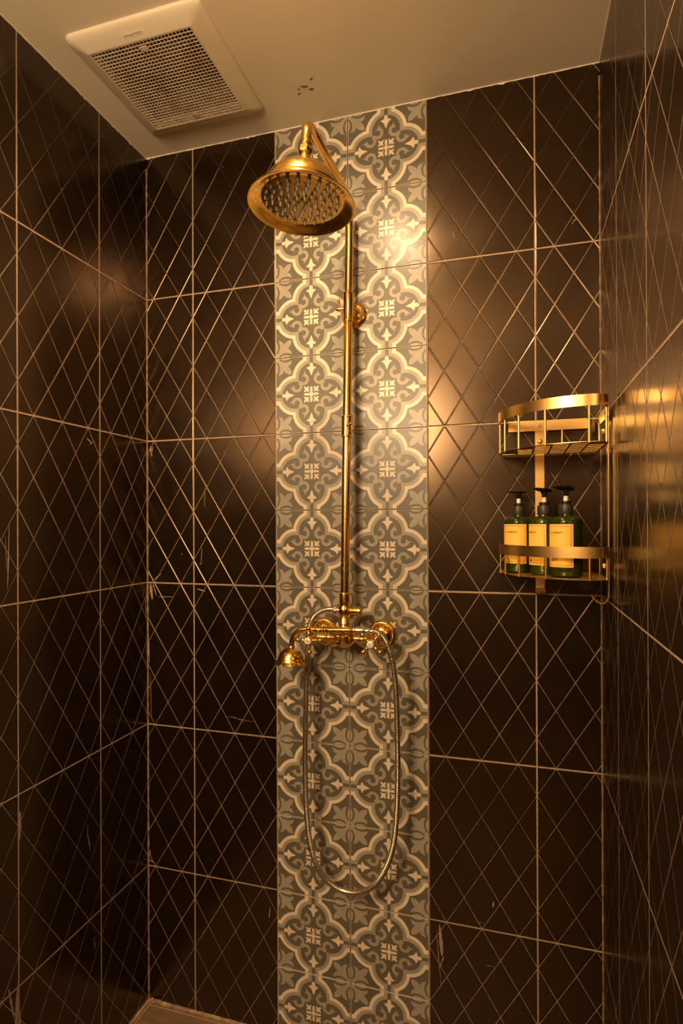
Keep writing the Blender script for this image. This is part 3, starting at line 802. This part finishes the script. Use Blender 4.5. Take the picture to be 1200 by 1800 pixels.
# ------------------------------------------------------------------ hose
hose = thing('shower_hose', 'ribbed silver metal hose hanging in a long loop below the mixer', 'hose', (0.62, -0.07, 0.462))
HP = [(0.578, -0.080, 1.1455), (0.565, -0.081, 1.1450), (0.548, -0.082, 1.1400), (0.5320, -0.082, 1.1280), (0.5205, -0.078, 1.1100), (0.5120, -0.072, 1.085), (0.5085, -0.070, 1.050), (0.5075, -0.072, 1.00), (0.5060, -0.076, 0.90),
      (0.5055, -0.080, 0.80), (0.5070, -0.082, 0.69), (0.5130, -0.082, 0.60), (0.5260, -0.080, 0.535), (0.5480, -0.078, 0.494), (0.5780, -0.076, 0.470), (0.6120, -0.075, 0.462), (0.6480, -0.076, 0.470),
      (0.6800, -0.078, 0.495), (0.7050, -0.080, 0.535), (0.7235, -0.083, 0.590), (0.7330, -0.086, 0.66), (0.7375, -0.090, 0.75), (0.7380, -0.094, 0.85), (0.7370, -0.098, 0.94), (0.7340, -0.104, 1.00), (0.7280, -0.110, 1.045),
      (0.7180, -0.114, 1.078), (0.7060, -0.115, 1.096), (0.6930, -0.115, 1.103), (0.6800, -0.115, 1.1037)]
path = resample(catmull(HP, 14), 0.00095)
pat = [0.0070, 0.0070, 0.0058, 0.0058]
rs = [pat[i % 4] for i in range(len(path))]
for i in range(8): rs[i] = 0.0058; rs[-1-i] = 0.0058
MB().tube(path, rs, 14).build('ribbed_tube', M_hose, hose, autosmooth=50)
MB().lathe([(0.0062, 0.0), (0.0072, 0.0005), (0.0072, 0.0155), (0.0062, 0.016)], (0.5805, -0.080, 1.1455), (-1, -0.02, -0.03), 24).build('ferrule', M_chrome, hose)
MB().lathe([(0.0080, 0.0), (0.0102, 0.0008), (0.0102, 0.0088), (0.0086, 0.0100)], (0.5890, -0.080, 1.1440), (-1, 0, 0), 6).build('hex_nut', M_chrome, hose, bevel=0.0008)

# ------------------------------------------------------------------ corner caddy
cad = thing('corner_caddy', 'two-tier brushed gold metal shower caddy fixed in the right-hand corner', 'caddy', (1.10, -0.10, 1.20))
ZP = (1.2420, 1.5120)
# plan outline of each tray (x, y): from back-left round the curved front to the right wall
OUT = [(0.9665, -0.022), (0.9668, -0.045), (0.9740, -0.078), (0.9890, -0.114), (1.0100, -0.145), (1.0360, -0.170), (1.0650, -0.187), (1.0960, -0.198), (1.1280, -0.204), (1.1500, -0.204), (1.1660, -0.198), (1.1760, -0.186), (1.1795, -0.172)]
def inset(P, d):
    c = Vector((1.10, -0.09)); out = []
    for x, y in P:
        v = Vector((x, y)) - c; out.append(tuple(c + v * (1 - d / v.length)))
    return out
sm_out = [tuple(p.to_2d()) for p in resample(catmull([(x, y, 0) for x, y in OUT], 8), 0.004)]
full = sm_out + [(1.1795, -0.016), (0.9665, -0.016)]
def ribbon(mb_, P, z0, z1, t):
    """upright flat band along P (list of xy), thickness t inwards"""
    n = len(P); c = Vector((1.10, -0.09)); I = []
    for i, (x, y) in enumerate(P):
        a = Vector(P[max(i-1, 0)]); b = Vector(P[min(i+1, n-1)]); d = (b - a).normalized(); nn = Vector((-d.y, d.x))
        if nn.dot(c - Vector((x, y))) < 0: nn = -nn
        I.append((x + nn.x*t, y + nn.y*t))
    vs = [(x, y, z0) for x, y in P] + [(x, y, z1) for x, y in P] + [(x, y, z0) for x, y in I] + [(x, y, z1) for x, y in I]
    fs = []
    for i in range(n - 1):
        fs += [(i, i+1, n+i+1, n+i), (2*n+i+1, 2*n+i, 3*n+i, 3*n+i+1), (n+i, n+i+1, 3*n+i+1, 3*n+i), (i+1, i, 2*n+i, 2*n+i+1)]
    fs += [(0, n, 3*n, 2*n), (n-1, 2*n+n-1, 3*n+n-1, n+n-1)]
    mb_.add(vs, fs, 0, True)
def plate(zt, th=0.0010):
    """tray floor with rows of slots, made with a boolean-free strip layout"""
    # slots run along x; build the plate as strips in y with gaps where slots are
    bm = bmesh.new()
    vs = [bm.verts.new((x, y, 0)) for x, y in full]
    f = bm.faces.new(vs)
    cuts_y = []; 
    ys = [-0.030 - 0.0240 * k for k in range(7)]
    xs = [0.9885 + 0.0340 * k for k in range(6)]
    geom = lambda: list(bm.verts) + list(bm.edges) + list(bm.faces)
    for yv in ys:
        for off in (0, -0.0075):
            bmesh.ops.bisect_plane(bm, geom=geom(), dist=1e-6, plane_co=(0, yv + off, 0), plane_no=(0, 1, 0))
    for xv in xs:
        for off in (-0.0145, 0.0150):
            bmesh.ops.bisect_plane(bm, geom=geom(), dist=1e-6, plane_co=(xv + off, 0, 0), plane_no=(1, 0, 0))
    ins = inset(full, 0.006)
    def inside(p):
        c = False; n = len(ins)
        for i in range(n):
            (x1, y1), (x2, y2) = ins[i], ins[(i+1) % n]
            if (y1 > p[1]) != (y2 > p[1]) and p[0] < (x2-x1)*(p[1]-y1)/(y2-y1) + x1: c = not c
        return c
    kill = []
    for fc in bm.faces:
        m_ = fc.calc_center_median()
        iny = any(yv - 0.0075 < m_.y < yv for yv in ys); inx = any(xv - 0.0145 < m_.x < xv + 0.0150 for xv in xs)
        if iny and inx and all(inside((v.co.x, v.co.y)) for v in fc.verts): kill.append(fc)
    bmesh.ops.delete(bm, geom=kill, context='FACES')
    bmesh.ops.translate(bm, verts=bm.verts, vec=(0, 0, zt))
    r = bmesh.ops.extrude_face_region(bm, geom=list(bm.faces))
    bmesh.ops.translate(bm, verts=[g for g in r['geom'] if isinstance(g, bmesh.types.BMVert)], vec=(0, 0, -th))
    bmesh.ops.recalc_face_normals(bm, faces=bm.faces)
    mb_ = MB(); bm.verts.ensure_lookup_table()
    for i, v in enumerate(bm.verts): v.index = i
    mb_.add([v.co.copy() for v in bm.verts], [tuple(v.index for v in f2.verts) for f2 in bm.faces]); bm.free()
    return mb_
def at_frac(P, s):
    L = [0]
    for i in range(1, len(P)): L.append(L[-1] + (Vector(P[i]) - Vector(P[i-1])).length)
    t = s * L[-1]
    for i in range(1, len(P)):
        if L[i] >= t:
            k = (t - L[i-1]) / (L[i] - L[i-1]); return Vector(P[i-1]).lerp(Vector(P[i]), k)
    return Vector(P[-1])
def nearest_x(x): 
    return min(sm_out, key=lambda p: abs(p[0] - x) + (100 if (x < 1.14 and p[1] > -0.02) else 0))
for zt in ZP:
    hgt = 0.0920 if zt > 1.4 else 0.0640
    tr = plate(zt).build('tray', M_gold, cad)
    rb_ = MB(); ribbon(rb_, sm_out, zt + hgt - 0.0225, zt + hgt, 0.0018); rb_.build('rim_band', M_gold, tr, autosmooth=40)
    # rear rail
    br = MB(); br.tube([(0.9685, -0.024, zt + hgt - 0.012), (1.0, -0.020, zt + hgt - 0.012), (1.176, -0.020, zt + hgt - 0.012), (1.178, -0.05, zt + hgt - 0.012), (1.178, -0.172, zt + hgt - 0.012)], 0.0018, 10)
    if zt < 1.4: br.build('rear_rail', M_gold, tr)
    for s in (0.02, 0.20, 0.38, 0.585, 0.84, 0.965):
        p = at_frac(sm_out, s); c = Vector((1.10, -0.09)); d = (c - p).normalized() * 0.0036; p = p + d
        MB().tube([(p.x, p.y, zt - 0.0022), (p.x, p.y, zt + hgt - 0.006)], 0.0025, 14).build('rod', M_gold, tr)
    for (x, y) in ((1.105, -0.0185), (1.177, -0.06)):
        MB().tube([(x, y, zt - 0.0022), (x, y, (zt + hgt - 0.008) if zt < 1.4 else 1.5665)], 0.0023, 12).build('rod', M_gold, tr)
# back bars and hanging strips
def strip_with_hook(side):
    w = 0.0100; t_ = 0.0024
    # path in (out, z) then extruded sideways
    prof = [(0.0045, 1.5860), (0.0045, 1.2100), (0.0050, 1.2020), (0.0085, 1.1935), (0.0145, 1.1885), (0.0220, 1.1880), (0.0290, 1.1915), (0.0350, 1.1975), (0.0395, 1.2045)]
    prof = [(p.x, p.y) for p in resample(catmull([(a, b, 0) for a, b in prof], 6), 0.0035)] if False else prof
    n = len(prof); mb_ = MB(); vs = []
    pr_ = []
    for i in range(n):
        a = Vector(prof[max(i-1, 0)]); b = Vector(prof[min(i+1, n-1)]); d = (b - a).normalized(); nn = Vector((-d.y, d.x))
        pr_.append((Vector(prof[i]), Vector(prof[i]) + nn * t_))
    for (p0, p1) in pr_:
        for p in (p0, p1):
            for s in (-w, w):
                vs.append((1.0572 + s, -p.x, p.y) if side == 'b' else (W - p.x, -0.132 + s, p.y))
    fs = []
    for i in range(n - 1):
        a = 4*i; b = 4*(i+1)
        fs += [(a, a+1, b+1, b), (a+2, b+2, b+3, a+3), (a, b, b+2, a+2), (a+1, a+3, b+3, b+1)]
    fs += [(0, 2, 3, 1), (4*(n-1), 4*(n-1)+1, 4*(n-1)+3, 4*(n-1)+2)]
    mb_.add(vs, fs, 0, True); return mb_
for side in ('b', 'r'):
    so = strip_with_hook(side).build('hook_strip', M_gold, cad, autosmooth=35)
    bar = MB()
    if side == 'b': bar.box((0.9875, -0.0095, 1.5660), (1.1650, -0.0065, 1.5905))
    else: bar.box((W - 0.0095, -0.160, 1.5660), (W - 0.0065, -0.024, 1.5905))
    bar.build('mounting_bar', M_gold, cad, bevel=0.0006)
    if side == 'b': c = Vector((1.0572, -0.0095, 1.5780)); ax2 = Vector((0, -1, 0))
    else: c = Vector((W - 0.0095, -0.132, 1.5780)); ax2 = Vector((-1, 0, 0))
    MB().lathe([(0.0040, 0.0), (0.0042, 0.0010), (0.0034, 0.0018), (0.0022, 0.0018), (0.0020, 0.0008), (0.0010, 0.0008), (0.0, 0.0014)], c, ax2, 24).build('screw', M_screw, cad)
    for zz in (1.5410, 1.2650):
        if side == 'b': c = Vector((1.0572, -0.0050, zz))
        else: c = Vector((W - 0.0050, -0.132, zz))
        MB().lathe([(0.0030, 0.0), (0.0030, 0.003), (0.0052, 0.0035), (0.0058, 0.007), (0.0050, 0.0105), (0.0030, 0.0125), (0.0, 0.013)], c, ax2, 24).build('spacer_bolt', M_gold, cad)

# ------------------------------------------------------------------ pump bottles
BR = 0.0318
def bottle(x, y, rot, label, tilt):
    """rot: angle of the label's right-hand edge from straight ahead"""
    z0 = ZP[0] + 0.0006
    t = thing('pump_bottle', label, 'bottle', (x, y, z0), 'green pump bottles on the lower caddy tray')
    O = (x, y, z0)
    MB().lathe([(0.0, 0.0), (BR - 0.004, 0.0), (BR - 0.0012, 0.0012), (BR, 0.004), (BR, 0.112), (BR - 0.0008, 0.1165), (BR - 0.003, 0.1202), (BR - 0.007, 0.1228), (0.0165, 0.1245), (0.0128, 0.1256), (0.0124, 0.128), (0.0124, 0.132)], O, (0, 0, 1), 56).build('body', M_bottle, t, autosmooth=50)
    MB().lathe([(0.0, 0.0012), (BR - 0.003, 0.0015), (BR - 0.0012, 0.004), (BR - 0.0012, 0.088), (0.0, 0.088)], O, (0, 0, 1), 48).build('liquid', M_liquid, t)
    MB().lathe([(0.0030, 0.03), (0.0030, 0.126)], O, (0, 0, 1), 12).build('dip_tube', M_blackpl, t)
    MB().lathe([(0.0130, 0.1285), (0.0142, 0.1288), (0.0146, 0.1300), (0.0146, 0.1468), (0.0140, 0.1482), (0.0, 0.1486)], O, (0, 0, 1), 40).build('collar', M_collar, t)
    MB().lathe([(0.0105, 0.1480), (0.0110, 0.1484), (0.0110, 0.1545), (0.0102, 0.1555), (0.0, 0.1556)], O, (0, 0, 1), 36).build('collar_top', M_blackpl, t)
    MB().lathe([(0.0046, 0.1550), (0.0046, 0.1665), (0.0, 0.1666)], O, (0, 0, 1), 24).build('pump_stem', M_whitepl, t)
    # pump head: sleeve under a flat leaf-shaped paddle
    ph = MB()
    ph.lathe([(0.0050, 0.1660), (0.0050, 0.1720), (0.0075, 0.1765), (0.0075, 0.1780), (0.0, 0.1782)], O, (0, 0, 1), 24)
    n_ = 18; top = []; bot = []
    da = rot - rad(62)                 # the spout points to the label side
    ex_ = Vector((cos(da + pi), sin(da + pi) * 1.0)); 
    sp_ = Vector((-0.93, -0.36)).normalized(); sq_ = Vector((-sp_.y, sp_.x))
    if rot < rad(10): sp_ = Vector((-0.86, -0.50)).normalized(); sq_ = Vector((-sp_.y, sp_.x))
    secs = []
    for i in range(n_ + 1):
        s = -0.0175 + (0.0175 + 0.0275) * i / n_
        if s < 0: wdt = 0.0125 * sqrt(max(0, 1 - (s / 0.0177)**2)) 
        else: wdt = 0.0125 * (1 - (s / 0.0275)) ** 0.75 + 0.0018
        wdt = max(wdt, 0.0006)
        zc = 0.1792 + (0.0018 * (s / 0.0275) if s > 0 else -0.0010 * s / 0.0175)
        ring = []
        for k in range(10):
            a = 2*pi*k/10; ww = wdt * cos(a); hh = 0.0019 * sin(a)
            p = Vector((x, y)) + sp_ * s + sq_ * ww
            ring.append((p.x, p.y, z0 + zc + hh + 0.0012 * (ww / 0.0125)**2 + tilt * (-(p.y - y) * 0.85 + 0.004)))
        secs.append(ring)
    vs = [p for r in secs for p in r]; fs = []
    for j in range(n_):
        for k in range(10):
            k2 = (k+1) % 10; fs.append((j*10+k, j*10+k2, (j+1)*10+k2, (j+1)*10+k))
    fs += [tuple(range(9, -1, -1)), tuple(n_*10 + k for k in range(10))]
    ph.add(vs, fs, 0, True)
    ph.build('pump_head', M_blackpl, t, autosmooth=60)
    # wrapped paper label
    rl = BR + 0.0003; span = rad(146)
    def wrap(s_, z_, r=rl): # s_: metres left of the right-hand edge
        a = rot - s_ / BR
        return (x + r * sin(a), y - r * cos(a), z0 + z_)
    lb = MB(); K = 40; z_lo, z_hi = 0.0205, 0.1080; Lw = span * BR
    vs = []
    for i in range(K + 1):
        s = Lw * i / K
        vs += [wrap(s, z_lo), wrap(s, z_hi), wrap(s, z_lo, rl - 0.0002), wrap(s, z_hi, rl - 0.0002)]
    fs = []
    for i in range(K):
        a = 4*i; b = a + 4
        fs += [(b, a, a+1, b+1), (a+1, a+3, b+3, b+1), (a, b, b+2, a+2)]
    lb.add(vs, fs, 0, True)
    lo_ = lb.build('label', M_label, t)
    ink = MB(); ri = rl + 0.00012
    def inkline(P, w=0.00035):
        P = [Vector((a, b)) for a, b in P]; vv = []
        n2 = len(P)
        for i in range(n2):
            a = P[max(i-1, 0)]; b = P[min(i+1, n2-1)]; d = (b - a).normalized(); nn = Vector((-d.y, d.x)) * w
            q1, q2 = P[i] + nn, P[i] - nn
            vv += [wrap(q1.x, q1.y, ri), wrap(q2.x, q2.y, ri)]
        ink.add(vv, [(2*i, 2*i+1, 2*i+3, 2*i+2) for i in range(n2-1)])
    m_ = 0.0042
    def seg(a, b, k=20): return [(a[0] + (b[0]-a[0])*i/k, a[1] + (b[1]-a[1])*i/k) for i in range(k+1)]
    for a, b in (((m_, z_lo+m_), (m_, z_hi-m_)), ((Lw-m_, z_lo+m_), (Lw-m_, z_hi-m_)), ((m_, z_lo+m_), (Lw-m_, z_lo+m_)), ((m_, z_hi-m_), (Lw-m_, z_hi-m_))):
        inkline(seg(a, b), 0.0004)
    # botanical sketch: a pointed leaf with veins
    lx0, lz0 = 0.047, 0.0335
    def leaf(x0_, z0_, L_, ang, w_):
        c, s = cos(ang), sin(ang)
        up_ = []; dn = []
        for i in range(13):
            tt = i / 12; ww = w_ * sin(pi * tt) * (1 - 0.35*tt)
            up_.append((x0_ + c*L_*tt - s*ww, z0_ + s*L_*tt + c*ww)); dn.append((x0_ + c*L_*tt + s*ww, z0_ + s*L_*tt - c*ww))
        inkline(up_, .0005); inkline(dn, .0005); inkline([(x0_ + c*L_*i/8*.95, z0_ + s*L_*i/8*.95) for i in range(9)], .0003)
        for i in range(2, 6):
            tt = i/7; inkline([(x0_ + c*L_*tt, z0_ + s*L_*tt), (x0_ + c*L_*(tt+.15) - s*w_*.6, z0_ + s*L_*(tt+.15) + c*w_*.6)], .00025)
    if rot > rad(25):
        for a_ in range(0, 360, 45): leaf(0.0440, 0.046, 0.0070, rad(a_), 0.0024)
        inkline([(0.0440, 0.046), (0.045, 0.038), (0.048, 0.028)], .0004)
    elif rot < rad(10):
        leaf(0.0395, 0.040, 0.022, rad(70), 0.006); leaf(0.0405, 0.038, 0.012, rad(120), 0.004); inkline([(0.040, 0.041), (0.041, 0.030)], .0005)
        for a_ in range(0, 360, 72): leaf(0.0365, 0.030, 0.003, rad(a_), 0.0015)
    else:
        leaf(0.0470, 0.041, 0.024, rad(128), 0.0065); leaf(0.0470, 0.041, 0.016, rad(200), 0.0055); leaf(0.046, 0.040, 0.015, rad(175), 0.004)
        for a_ in range(0, 360, 60): leaf(0.0455, 0.0345, 0.0022, rad(a_), 0.0012)
    def fn(xx, yy): return wrap(Lw * 0.5 - xx, 0.0905 + yy, ri)
    text_mesh('AL THERAPY', 0.0056, M_ink, 'label_lettering', lambda a, b: wrap(Lw*0.5 - 0.0045 - a - 0.0, 0.0905 + b, ri), lo_, bold=0.00012)
    xk = Lw * 0.5 - 0.0125
    for wl in (0.0030, 0.0012, 0.0024, 0.0038, 0.0016, 0.0030, 0.0022):      # the small line below is too fine to read
        inkline([(xk, 0.0853), (xk + wl * 0.5, 0.0853), (xk + wl, 0.0853)], 0.00022); xk += wl + 0.0009
    ink.build('label_print', M_labelink, lo_)
    return t
bottle(1.0100, -0.0460, rad(30), 'green pump bottle with yellow label, leftmost of the three on the caddy', 0.06)
bottle(1.0625, -0.0910, rad(4), 'green pump bottle with yellow label between the other two bottles', 0.30)
bottle(1.1020, -0.1430, rad(21), 'green pump bottle with yellow label and veined leaf drawing, rightmost of three', 0.40)
